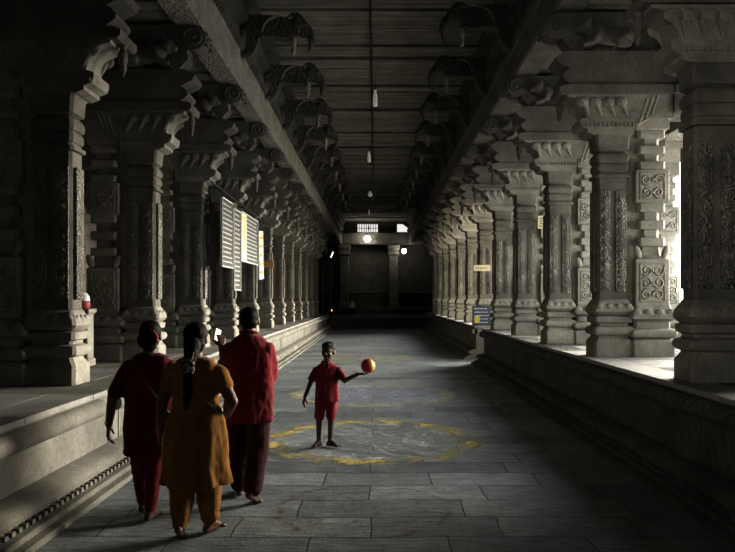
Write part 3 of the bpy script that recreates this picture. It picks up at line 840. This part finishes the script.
def add_head(b, c, s, rz, tilt=0, nod=0):
    """cranium, jaw, nose, ears, lips, brow; returns the frame of the head (local +y is where the face looks)"""
    F = Matrix.Translation(Vector(c)) @ Matrix.Rotation(rz, 4, 'Z') @ Matrix.Rotation(tilt, 4, 'Y') @ Matrix.Rotation(nod, 4, 'X')
    t = bmesh.new()
    ell(t, (0,-.008,.022), (.072,.088,.082)); ell(t, (0,.022,-.03), (.058,.062,.078)); ell(t, (0,.048,-.082), (.032,.032,.026))
    ell(t, (0,.03,-.055), (.050,.045,.045))
    for e in (-1, 1):
        ell(t, (e*.034,.056,-.028), (.024,.022,.022)); ell(t, (e*.026,.070,.022), (.026,.014,.009))
        ell(t, (e*.074,-.008,-.012), (.010,.020,.030)); ell(t, (e*.012,.092,-.030), (.010,.010,.009))
    caps(t, (0,.078,.012), (0,.096,-.024), .008, .013, 8)
    ell(t, (0,.080,-.056), (.023,.012,.007)); ell(t, (0,.078,-.066), (.019,.012,.008))
    merge(b, t, F @ Matrix.Scale(s, 4))
    return F @ Matrix.Scale(s, 4)

def add_hand(b, wrist, dirv, palm, thumb, s=1.0, curl=.35, spread=.10):
    """palm with five separate fingers; dirv along the hand, palm the palm normal, thumb the side the thumb leaves from"""
    d = Vector(dirv).normalized(); p = Vector(palm); p = (p - d*p.dot(d)).normalized(); th = d.cross(p)
    if th.dot(Vector(thumb)) < 0: th = -th
    w = Vector(wrist); q = w + d*.045*s
    for k in (-1.1,-.35,.35,1.1):
        caps(b, w + d*.012*s + th*k*.012*s, w + d*.082*s + th*k*.024*s, .0135*s, .012*s, 10)
    lens = (.072,.082,.076,.058)
    for i, L in enumerate(lens):
        k = (1.12,.38,-.36,-1.1)[i]
        a = w + d*.082*s + th*k*.0235*s
        dd = (d + th*k*spread).normalized(); pts = [a]; ang = 0
        for f in (.45,.32,.26):
            ang += curl*(1 + .12*i)
            pts.append(pts[-1] + (dd*math.cos(ang) + p*math.sin(ang))*L*f*s)
        chain(b, pts, [.0095*s,.009*s,.0085*s,.0072*s], 8)
    a = w + d*.022*s + th*.022*s
    pts = [a, a + (d*.55 + th*.8 + p*.25).normalized()*.036*s]
    pts.append(pts[-1] + (d*.85 + th*.4 + p*.45).normalized()*.028*s); pts.append(pts[-1] + (d*.95 + th*.1 + p*.5).normalized()*.022*s)
    chain(b, pts, [.013*s,.011*s,.010*s,.0085*s], 8)

def add_foot(b, ankle, heading, s=1.0, pitch=0):
    """bare foot; pitch lifts the heel about the ball of the foot"""
    h = Vector((math.sin(heading), math.cos(heading), 0)); a = Vector(ankle); sd = Vector((h.y, -h.x, 0)); up = V(0,0,1)
    hh = h*math.cos(pitch) - up*math.sin(pitch); uu = up*math.cos(pitch) + h*math.sin(pitch)
    heel = a - hh*.035*s - uu*.045*s; ball = a + hh*.115*s - uu*.052*s
    caps(b, a, heel, .036*s, .030*s, 12); caps(b, a + hh*.01*s, ball, .036*s, .020*s, 12)
    caps(b, heel, ball, .028*s, .022*s, 12)
    t0 = h if pitch else hh
    for i, k in enumerate((-1,-.5,0,.5,1)):
        r = .013 if i == 0 else .0095
        caps(b, ball + sd*k*.028*s - uu*.006*s, ball + sd*k*.032*s + t0*(.052-.006*i)*s - up*.004*s, .014*s, r*s, 8)
    caps(b, ball - sd*.026*s, ball + sd*.026*s, .018*s, .016*s, 10)

def folds(c0, amp, z_top, z_bot, k, seed, extra=0, fine=.0025):
    """hanging cloth folds that deepen towards the hem, plus small creases"""
    def fn(p):
        d = Vector((p.x - c0[0], p.y - c0[1], 0)); a = math.atan2(d.y, d.x)
        u = min(1, max(0, (z_top - p.z) / (z_top - z_bot)))
        w = noise.noise((a*1.2, p.z*2.0, seed))
        f = math.sin(a*k + 2.2*w + seed) * amp * u + noise.noise((p.x*9, p.y*9, p.z*5 + seed)) * extra + noise.noise((p.x*30, p.y*30, p.z*18 + seed)) * fine
        return p + (d.normalized() * f if d.length > 1e-5 else d)
    return fn

def creases(amp, seed, sc=14, dirz=1.0):
    def fn(p):
        n = Vector(noise.noise_vector((p.x*sc, p.y*sc, p.z*sc*dirz + seed)))
        return p + n * amp
    return fn

def loft_ell(b, rs, n=28):
    rings(b, [[(cx + rx*math.cos(2*PI*k/n), cy + ry*math.sin(2*PI*k/n), z) for k in range(n)] for cx, cy, z, rx, ry in rs])

def strap_on(me, path_back, rad, name, mat, parent, steps=26, off=.004):
    """flat cord lying on the cloth, following the back of the garment then the front"""
    bvh = BVHTree.FromPolygons([v.co for v in me.vertices], [tuple(p.vertices) for p in me.polygons])
    (x0, z0), (x1, z1) = path_back
    def side(sy):
        pts = []
        for k in range(steps + 1):
            u = k / steps; q = V(x0 + (x1-x0)*u, sy*1.0, z0 + (z1-z0)*u)
            h = bvh.ray_cast(q, V(0,-sy,0))
            if h[0] is not None: pts.append(h[0] + V(0, sy*off, 0))
        return pts
    a = side(-1); f = side(1)
    pts = a + f[::-1]
    bm = bmesh.new(); tube(bm, pts + pts[:1], rad, 6); return obj(name, bm, mat, parent, True, 80)

# ---- woman in maroon
P1 = tag(empty('person', (-1.715, 5.25, 0)), 'woman in a dark maroon tunic and red leggings walking nearest the platform wall', 'person', None)
b = bmesh.new()
F = add_head(b, (0, .01, 1.415), 1.0, .05, 0, .03)
chain(b, [(0,-.01,1.36),(0,-.015,1.26)], [.048,.056])
ell(b, (0,0,1.14), (.15,.09,.15)); ell(b, (0,0,.95), (.13,.09,.15)); ell(b, (0,0,.80), (.155,.11,.12))
chain(b, [(-.11,0,1.172),(.11,0,1.172)], [.053,.053])
LA = [(-.158,-.01,1.168),(-.275,-.035,.95),(-.325,.02,.73)]; RA = [(.158,0,1.168),(.215,.04,.96),(.12,.20,.84)]
for A in (LA, RA): chain(b, A, [.054,.040,.027])
add_hand(b, LA[2], (-.08,.06,-1), (1,0.2,0), (.1,1,0), .98, .30); add_hand(b, RA[2], (-.3,.8,-.5), (-1,.3,0), (0,.5,1), .98, .5)
lf = [(-.085,0,.80),(-.105,.06,.44),(-.11,.16,.09)]; rf = [(.08,0,.80),(.02,.03,.44),(.0,-.01,.085)]
for L in (lf, rf): chain(b, L, [.088,.055,.036])
add_foot(b, lf[2], -.1, .95, .35); add_foot(b, rf[2], .25, .95, 0)
body = link_mesh('body', solid(b, 'body', .006, 3), M['skin'], P1)
b = bmesh.new()
loft_ell(b, [(0,-.012,1.285,.075,.062),(0,-.01,1.262,.13,.085),(0,-.005,1.23,.152,.095),(0,-.003,1.19,.178,.108),(0,0,1.12,.205,.13),(0,0,1.0,.192,.132),(0,0,.88,.20,.137),(0,.0,.75,.215,.145),(0,.01,.62,.215,.148),(0,.01,.515,.22,.15)])
for A in (LA, RA):
    a = Vector(A[0]); e = Vector(A[1]); q = a.lerp(e, .82); caps(b, a, q, .066, .062)
me = solid(b, 'tunic', .010, 3, folds((0,0), .012, 1.0, .5, 7, 1.7, .016, .005))
link_mesh('tunic', me, M['maroon'], P1)
strap_on(me, ((-.11,1.26),(.19,.80)), .006, 'bag_strap', M['strap'], P1)
b = bmesh.new()
for L in (lf, rf):
    a, k, f = map(Vector, L); chain(b, [a, k, k.lerp(f, .55), k.lerp(f, .93)], [.105,.068,.058,.046])
link_mesh('leggings', solid(b, 'leggings', .008, 3, creases(.005, 3.1, 18, 2.2)), M['redlegs'], P1)
b = bmesh.new()
t = bmesh.new(); ell(t, (0,-.022,.036), (.083,.090,.084)); ell(t, (0,-.05,-.02), (.070,.055,.07)); ell(t, (0,-.112,-.028), (.076,.052,.066)); ell(t, (.025,-.122,-.02), (.055,.045,.05)); ell(t, (0,-.06,-.06), (.06,.05,.06))
merge(b, t, F)
hair = link_mesh('hair_bun', solid(b, 'hair_bun', .006, 2, creases(.003, 1, 40)), M['hair'], P1)
bm = bmesh.new()
for k in range(15):
    a = -PI*.12 + k*PI*.032; q = F @ V(.070*math.cos(a)+.010, -.128-.012*math.sin(k*2.1), .060*math.sin(a)-.010); ell(bm, q, (.011,.011,.010), u=8, v=6)
link_mesh('hair_flowers', solid(bm, 'hair_flowers', .004, 0), plain('flower_red', (.22,.02,.03), .7), hair)
bm = bmesh.new(); wv = Vector(LA[2]); tube(bm, [wv + V(.031*math.cos(a), .031*math.sin(a), .02) for a in [2*PI*k/14 for k in range(15)]], .004, 6); obj('bangle', bm, M['metal'], P1, True)

# ---- woman in mustard
P2 = tag(empty('person', (-1.275, 4.88, 0)), 'woman in a printed mustard tunic and loose trousers with a flower-tied braid', 'person', None)
b = bmesh.new()
F = add_head(b, (0, .015, 1.415), 1.0, -.04, 0, .05)
chain(b, [(0,-.01,1.36),(0,-.015,1.26)], [.046,.055])
ell(b, (0,0,1.14), (.15,.09,.15)); ell(b, (0,0,.95), (.13,.09,.15)); ell(b, (0,0,.80), (.155,.11,.12))
chain(b, [(-.11,0,1.172),(.11,0,1.172)], [.053,.053])
LA = [(-.158,0,1.168),(-.235,-.02,.96),(-.262,.05,.74)]; RA = [(.160,0,1.168),(.268,-.05,.975),(.195,.13,.855)]
for A in (LA, RA): chain(b, A, [.054,.042,.028])
add_hand(b, LA[2], (-.05,.12,-1), (1,.1,0), (0,1,0), .98, .3); add_hand(b, RA[2], (-.5,.8,-.25), (-.6,-.2,-1), (-.5,-.3,.8), .98, .6)
lf = [(-.085,0,.80),(-.09,.03,.44),(-.095,-.06,.115)]; rf = [(.08,0,.80),(.07,.08,.44),(.075,.10,.085)]
for L in (lf, rf): chain(b, L, [.088,.055,.036])
add_foot(b, lf[2], -.05, .95, .55); add_foot(b, rf[2], .55, .95, 0)
link_mesh('body', solid(b, 'body', .006, 3), M['skin2'], P2)
b = bmesh.new()
loft_ell(b, [(0,-.012,1.288,.078,.064),(0,-.01,1.265,.13,.085),(0,-.005,1.23,.152,.095),(0,-.003,1.19,.178,.108),(0,0,1.13,.188,.120),(0,0,1.02,.168,.116),(0,0,.93,.168,.120),(0,0,.83,.205,.135),(0,.0,.72,.222,.15),(0,.005,.58,.226,.158),(0,.01,.46,.232,.162),(0,.01,.385,.24,.165)])
for A in (LA, RA):
    a = Vector(A[0]); e = Vector(A[1]); q = a.lerp(e, .42); caps(b, a, q, .066, .063)
me = solid(b, 'tunic', .010, 3, folds((0,0), .016, .98, .38, 8, .6, .014, .005))
link_mesh('tunic', me, M['mustard'], P2)
strap_on(me, ((-.12,1.26),(.20,.86)), .006, 'bag_strap', plain('strap_tan', (.34,.27,.2), .6), P2)
b = bmesh.new()
for L, e in ((lf, -1), (rf, 1)):
    a, k, f = map(Vector, L)
    chain(b, [a, k + V(e*.005,0,0), k.lerp(f, .55), k.lerp(f, .86), k.lerp(f, .95)], [.108,.096,.085,.066,.05])
def salwar(p):
    n = noise.noise((p.x*16, p.y*16, p.z*5+2)); m_ = math.sin(p.z*70 + 3*noise.noise((p.x*8, p.y*8, 4))) * max(0, (.26 - p.z)) * .05
    ax = -.09 if p.x < 0 else .075
    d = Vector((p.x-ax, p.y-.03, 0)); d = d.normalized() if d.length > 1e-4 else d
    return p + d * (n*.014 + m_)
link_mesh('loose_trousers', solid(b, 'loose_trousers', .008, 3, salwar), M['mustard2'], P2)
b = bmesh.new(); t = bmesh.new()
ell(t, (0,-.020,.034), (.086,.092,.086)); ell(t, (0,-.055,-.03), (.078,.052,.080)); merge(b, t, F)
chain(b, [(-.002,-.085,1.37),(-.004,-.112,1.31),(-.006,-.128,1.26)], [.060,.050,.040])
for k in range(11):
    z = 1.25 - k*.023; e = 1 if k % 2 else -1
    ell(b, (-.010 + e*.009 - .001*k, -.137, z), (.036 - .0008*k, .022, .021))
chain(b, [(-.022,-.142,1.03),(-.028,-.146,.98),(-.03,-.148,.93)], [.026,.024,.008])
hair = link_mesh('braid', solid(b, 'braid', .006, 1, creases(.003, 2, 45)), M['hair'], P2)
bm = bmesh.new()
for k in range(70):
    z = R.uniform(1.19, 1.345); ell(bm, (-.004 + R.uniform(-.026,.030), -.152 - R.uniform(-.008,.012) + max(0, z-1.28)*.35, z), (.0085,.0085,.0085), u=7, v=5)
link_mesh('jasmine_garland', solid(bm, 'jasmine_garland', .004, 0), M['jasmine'], hair)

# ---- man in red shirt
P3 = tag(empty('person', (-1.055, 5.73, 0)), 'man in a red shirt and dark maroon trousers holding up a phone', 'person', None)
b = bmesh.new()
F = add_head(b, (0, .02, 1.512), 1.03, .12, 0, .05)
chain(b, [(0,-.01,1.45),(0,-.015,1.36)], [.056,.064])
ell(b, (0,0,1.22), (.16,.10,.16)); ell(b, (0,0,1.0), (.14,.10,.16)); ell(b, (0,0,.84), (.15,.11,.12))
chain(b, [(-.12,0,1.262),(.12,0,1.262)], [.058,.058])
LA = [(-.160,0,1.262),(-.21,.10,1.06),(-.285,.27,1.27)]; RA = [(.150,0,1.262),(.172,.05,1.05),(.10,.26,1.22)]
for A in (LA, RA): chain(b, A, [.058,.046,.030])
add_hand(b, LA[2], (-.1,.25,1), (-.5,.85,0), (-1,0,.2), 1.0, .55); add_hand(b, RA[2], (-.5,.4,.8), (-.6,.2,-.2), (0,.2,1), 1.0, .5)
lf = [(-.09,0,.84),(-.105,.10,.46),(-.115,.19,.085)]; rf = [(.085,0,.84),(.07,.02,.46),(.045,-.09,.125)]
for L in (lf, rf): chain(b, L, [.09,.06,.038])
add_foot(b, lf[2], -.1, 1.02, 0); add_foot(b, rf[2], .35, 1.02, .5)
link_mesh('body', solid(b, 'body', .006, 3), M['skin2'], P3)
b = bmesh.new()
loft_ell(b, [(0,-.012,1.40,.075,.07),(0,-.01,1.375,.12,.085),(0,-.005,1.335,.150,.10),(0,-.003,1.29,.180,.115),(0,0,1.22,.215,.135),(0,0,1.05,.205,.135),(0,0,.92,.202,.142),(0,.0,.80,.206,.148),(0,.0,.68,.21,.152)])
for A in (LA, RA):
    a = Vector(A[0]); e = Vector(A[1]); w = Vector(A[2]); chain(b, [a, e, e.lerp(w, .35)], [.074,.066,.060])
link_mesh('shirt', solid(b, 'shirt', .010, 3, folds((0,0), .011, 1.25, .68, 7, 4.1, .022, .007)), M['redshirt'], P3)
bm = bmesh.new(); pts = [(.066*math.cos(a), -.012+.062*math.sin(a), 1.412 - .012*math.sin(a)) for a in [2*PI*k/24 for k in range(25)]]
tube(bm, pts, .014, 8); obj('collar', bm, M['redshirt'], P3, True, 80)
b = bmesh.new()
for L in (lf, rf):
    a, k, f = map(Vector, L); chain(b, [a, k, k.lerp(f, .5), k.lerp(f, .92)], [.108,.096,.088,.080])
link_mesh('trousers', solid(b, 'trousers', .009, 3, creases(.008, 5.2, 13, 1.3)), M['trouser'], P3)
b = bmesh.new(); t = bmesh.new(); ell(t, (0,-.016,.036), (.080,.088,.078)); ell(t, (0,-.045,-.012), (.070,.055,.06)); merge(b, t, F)
link_mesh('hair', solid(b, 'hair', .006, 2, creases(.003, 4, 50)), M['hair'], P3)
# phone, held
r = tag(empty('phone', (-1.055-.335, 5.73+.315, 1.375)), 'lit phone raised in the man\'s hand', 'phone')
r.rotation_euler = (-.35, .45, .75); r.scale = (.85, .85, .85)
bm = bmesh.new(); bbox(bm, -.036, .036, -.005, .005, -.072, .072, .004); obj('case', bm, M['black'], r)
bm = bmesh.new(); box(bm, -.032, .032, -.0065, -.005, -.066, .066); obj('screen', bm, plain('screen', (.6,.6,.5), .3, emit=(1,.96,.75), es=1.1), r)

# ---- boy
P4 = tag(empty('person', (-.565, 7.84, 0)), 'barefoot boy in a red shirt and shorts facing the camera with an arm held out', 'person', None)
b = bmesh.new()
F = add_head(b, (.022, -.012, 1.095), .96, PI - .28, 0, -.06)
chain(b, [(.016,.0,1.03),(.008,.005,.95)], [.038,.044])
ell(b, (0,0,.83), (.09,.06,.11)); ell(b, (0,0,.70), (.09,.065,.12)); ell(b, (0,0,.57), (.095,.07,.08))
chain(b, [(-.08,0,.878),(.08,0,.878)], [.036,.036])
LA = [(-.115,0,.875),(-.185,.0,.725),(-.238,-.05,.585)]; RA = [(.13,0,.878),(.208,-.02,.765),(.365,-.07,.845)]
for A in (LA, RA): chain(b, A, [.036,.027,.020])
add_hand(b, LA[2], (-.25,-.15,-1), (.6,.3,0), (.2,-1,0), .78, .3); add_hand(b, RA[2], (1,-.12,-.10), (.1,.1,1), (0,-1,.1), .78, .28)
lf = [(-.06,0,.57),(-.080,-.01,.32),(-.085,.01,.07)]; rf = [(.06,0,.57),(.053,-.005,.32),(.042,.02,.07)]
for L in (lf, rf): chain(b, L, [.06,.036,.025])
add_foot(b, lf[2], PI+.55, .78, 0); add_foot(b, rf[2], PI-1.05, .78, 0)
link_mesh('body', solid(b, 'body', .005, 2), M['skin'], P4)
for e in (-1, 1):
    bm = bmesh.new(); ell(bm, F @ V(e*.027,.074,.004), (.0085,)*3, u=12, v=8); ey = obj('eye', bm, M['eyew'], P4, True)
    bm = bmesh.new(); ell(bm, F @ V(e*.027,.0795,.003), (.0058,)*3, u=10, v=8); obj('iris', bm, M['eyeb'], ey, True)
b = bmesh.new(); t = bmesh.new(); ell(t, (0,-.018,.040), (.078,.088,.076)); ell(t, (0,-.04,-.0), (.073,.06,.06)); ell(t, (.01,.035,.082), (.055,.045,.028)); merge(b, t, F)
link_mesh('hair', solid(b, 'hair', .005, 2, creases(.004, 6, 60)), M['hair'], P4)
b = bmesh.new()
loft_ell(b, [(.008,.002,.972,.046,.044),(.008,.0,.955,.078,.054),(.008,0,.925,.116,.066),(.008,0,.84,.134,.086),(.01,0,.72,.128,.086),(.012,0,.62,.132,.09),(.012,0,.53,.138,.094)], 24)
for A in (LA, RA):
    a = Vector(A[0]); e = Vector(A[1]); caps(b, a, a.lerp(e, .60), .046, .047)
link_mesh('shirt', solid(b, 'shirt', .007, 3, folds((0,0), .006, .85, .52, 6, 2.4, .010, .003)), M['boyred'], P4)
bm = bmesh.new()
pts = [(.0+.05*math.cos(a), .002+.048*math.sin(a), .972 + .012*math.sin(a)) for a in [-PI/2+.3 + (2*PI-.6)*k/20 for k in range(21)]]
tube(bm, pts, .012, 8)
for e in (-1,1): tube(bm, [(e*.02,-.046,.958),(e*.04,-.066,.93),(e*.022,-.076,.905)], [.011,.012,.004], 6)
tube(bm, [(0,-.062,.93),(0,-.094,.84),(0,-.090,.72),(0,-.098,.54)], .006, 6)
obj('collar', bm, M['boyred'], P4, True, 80)
b = bmesh.new()
ell(b, (0,0,.56), (.105,.08,.06))
for L in (lf, rf):
    a, k, f = map(Vector, L); chain(b, [a, a.lerp(k, .86)], [.066,.056])
link_mesh('shorts', solid(b, 'shorts', .007, 3, creases(.006, 8.2, 22, 1)), M['boyred'], P4)
# ball resting on the boy's hand
m, t, bs = nt('ball_rubber')
tc = N(t, 'ShaderNodeTexCoord'); sx = N(t, 'ShaderNodeSeparateXYZ'); t.links.new(tc.outputs['Object'], sx.inputs[0])
n = N(t, 'ShaderNodeTexNoise', Scale=14.0, Detail=3.0); t.links.new(tc.outputs['Object'], n.inputs['Vector'])
f = mth(t, 'ADD', mth(t, 'MULTIPLY', sx.outputs['X'], 9.0), mth(t, 'ADD', mth(t, 'MULTIPLY', sx.outputs['Z'], 3.0), mth(t, 'MULTIPLY', n.outputs['Fac'], .6)))
t.links.new(ramp(t, f, ((.15, (.42,.05,.03)), (.45, (.52,.12,.04)), (.75, (.50,.31,.07)))), bs.inputs['Base Color']); bs.inputs['Roughness'].default_value = .5
r = tag(empty('ball', (-.565+.476, 7.84-.088, .938)), 'orange, red and yellow ball on the boy\'s outstretched hand', 'ball')
bm = bmesh.new(); ell(bm, (0,0,0), (.08,)*3, u=28, v=18); obj('shell', bm, m, r, True)
bm = bmesh.new()
for ax in ('X', 'Y'):
    pts = [Matrix.Rotation(.5, 3, 'Z') @ (Matrix.Rotation(a, 3, ax) @ V(0,0,.0795)) for a in [2*PI*k/28 for k in range(29)]]; tube(bm, pts, .0025, 5)
obj('seam', bm, plain('seam', (.4,.06,.03), .6), r)

# ------------------------------------------------------------------ light
w = bpy.data.worlds.new('World'); scene.world = w; w.use_nodes = True
t = w.node_tree; bg = t.nodes['Background']
tc = N(t, 'ShaderNodeTexCoord'); sx = N(t, 'ShaderNodeSeparateXYZ'); t.links.new(tc.outputs['Generated'], sx.inputs[0])
c = ramp(t, sx.outputs['Z'], ((0, (1,.975,.90)), (.45, (.92,.95,1.0)), (1, (.75,.85,1.0))))
# hazy glow of the sun, low over the far end of the courtyard
gd = Vector((.84,.50,.20)).normalized()
dp = N(t, 'ShaderNodeVectorMath', operation='DOT_PRODUCT'); t.links.new(tc.outputs['Generated'], dp.inputs[0]); dp.inputs[1].default_value = gd
lobe = mth(t, 'POWER', mth(t, 'MAXIMUM', dp.outputs['Value'], 0.0), 12.0)
c = mixc(t, mth(t, 'MULTIPLY', lobe, 1.0, True), c, (1.0,.91,.75))
t.links.new(c, bg.inputs['Color'])
t.links.new(mth(t, 'ADD', mth(t, 'MULTIPLY', lobe, 85.0), .8), bg.inputs['Strength'])
def portal(x, y0, y1, z0, z1):
    l = bpy.data.lights.new('portal', 'AREA'); l.shape = 'RECTANGLE'; l.size = y1-y0; l.size_y = z1-z0
    l.cycles.is_portal = True
    o = bpy.data.objects.new('portal', l); COL.objects.link(o); o.location = (x, (y0+y1)/2, (z0+z1)/2)
    o.rotation_euler = Matrix(((0,0,1),(1,0,0),(0,1,0))).to_euler()   # local z -> +x, so it shines towards -x
portal(6.2, 6.2, 39.0, 0, 5.3)

# fill lamp added in the courtyard to brighten the far half of the hall
l = bpy.data.lights.new('courtyard_fill', 'AREA'); l.shape = 'RECTANGLE'; l.size = 5; l.size_y = 3.2; l.energy = 700; l.color = (1,.93,.74); l.spread = 1.9
o = bpy.data.objects.new('courtyard_fill', l); COL.objects.link(o); o.location = (10.0, 17.0, 2.6)
o.rotation_euler = Vector((-.62,.78,.05)).to_track_quat('-Z','Z').to_euler()

for k, e in enumerate((95, 80, 62, 48)):  # added fill lamps, one per bay, to brighten the outer shafts
    l = bpy.data.lights.new('courtyard_fill', 'AREA'); l.shape = 'RECTANGLE'; l.size = 1.6; l.size_y = 3; l.energy = e; l.color = (.97,1,.95); l.spread = 1.9
    o = bpy.data.objects.new('courtyard_fill', l); COL.objects.link(o); o.location = (6.4, 7.9 + S*k, 2.4)
    o.rotation_euler = Vector((-.90,.43,0)).to_track_quat('-Z','Z').to_euler()

# dim fill lamps added behind the camera to lift the darkest pillar fronts
l = bpy.data.lights.new('rear_fill', 'AREA'); l.shape = 'RECTANGLE'; l.size = 4; l.size_y = 4; l.energy = 20; l.color = (1,.95,.82)
o = bpy.data.objects.new('rear_fill', l); COL.objects.link(o); o.location = (0, -2.9, 3.2)
o.rotation_euler = Vector((0,1,.05)).to_track_quat('-Z','Z').to_euler()

l = bpy.data.lights.new('rear_fill', 'AREA'); l.shape = 'RECTANGLE'; l.size = 1.5; l.size_y = 1.5; l.energy = 22; l.color = (1,.98,.86); l.spread = .75  # narrow added fill aimed at the nearest courtyard-side pillar
o = bpy.data.objects.new('rear_fill', l); COL.objects.link(o); o.location = (-2.2, -2.7, 3.4)
o.rotation_euler = Vector((5.6,9.2,-.1)).to_track_quat('-Z','Z').to_euler()

# ------------------------------------------------------------------ camera
cam = bpy.data.cameras.new('Camera'); co = bpy.data.objects.new('Camera', cam); COL.objects.link(co)
co.location = (0, 0, 1.7); co.rotation_euler = (PI/2, 0, 0)
cam.sensor_width = 36; cam.lens = 690/735*36
cam.shift_x = (367.5-376)/735; cam.shift_y = (298-276)/735
cam.clip_end = 300
scene.camera = co
scene.view_settings.view_transform = 'Standard'
scene.view_settings.look = 'None'
scene.view_settings.exposure = 0.12
scene.view_settings.gamma = 0.74
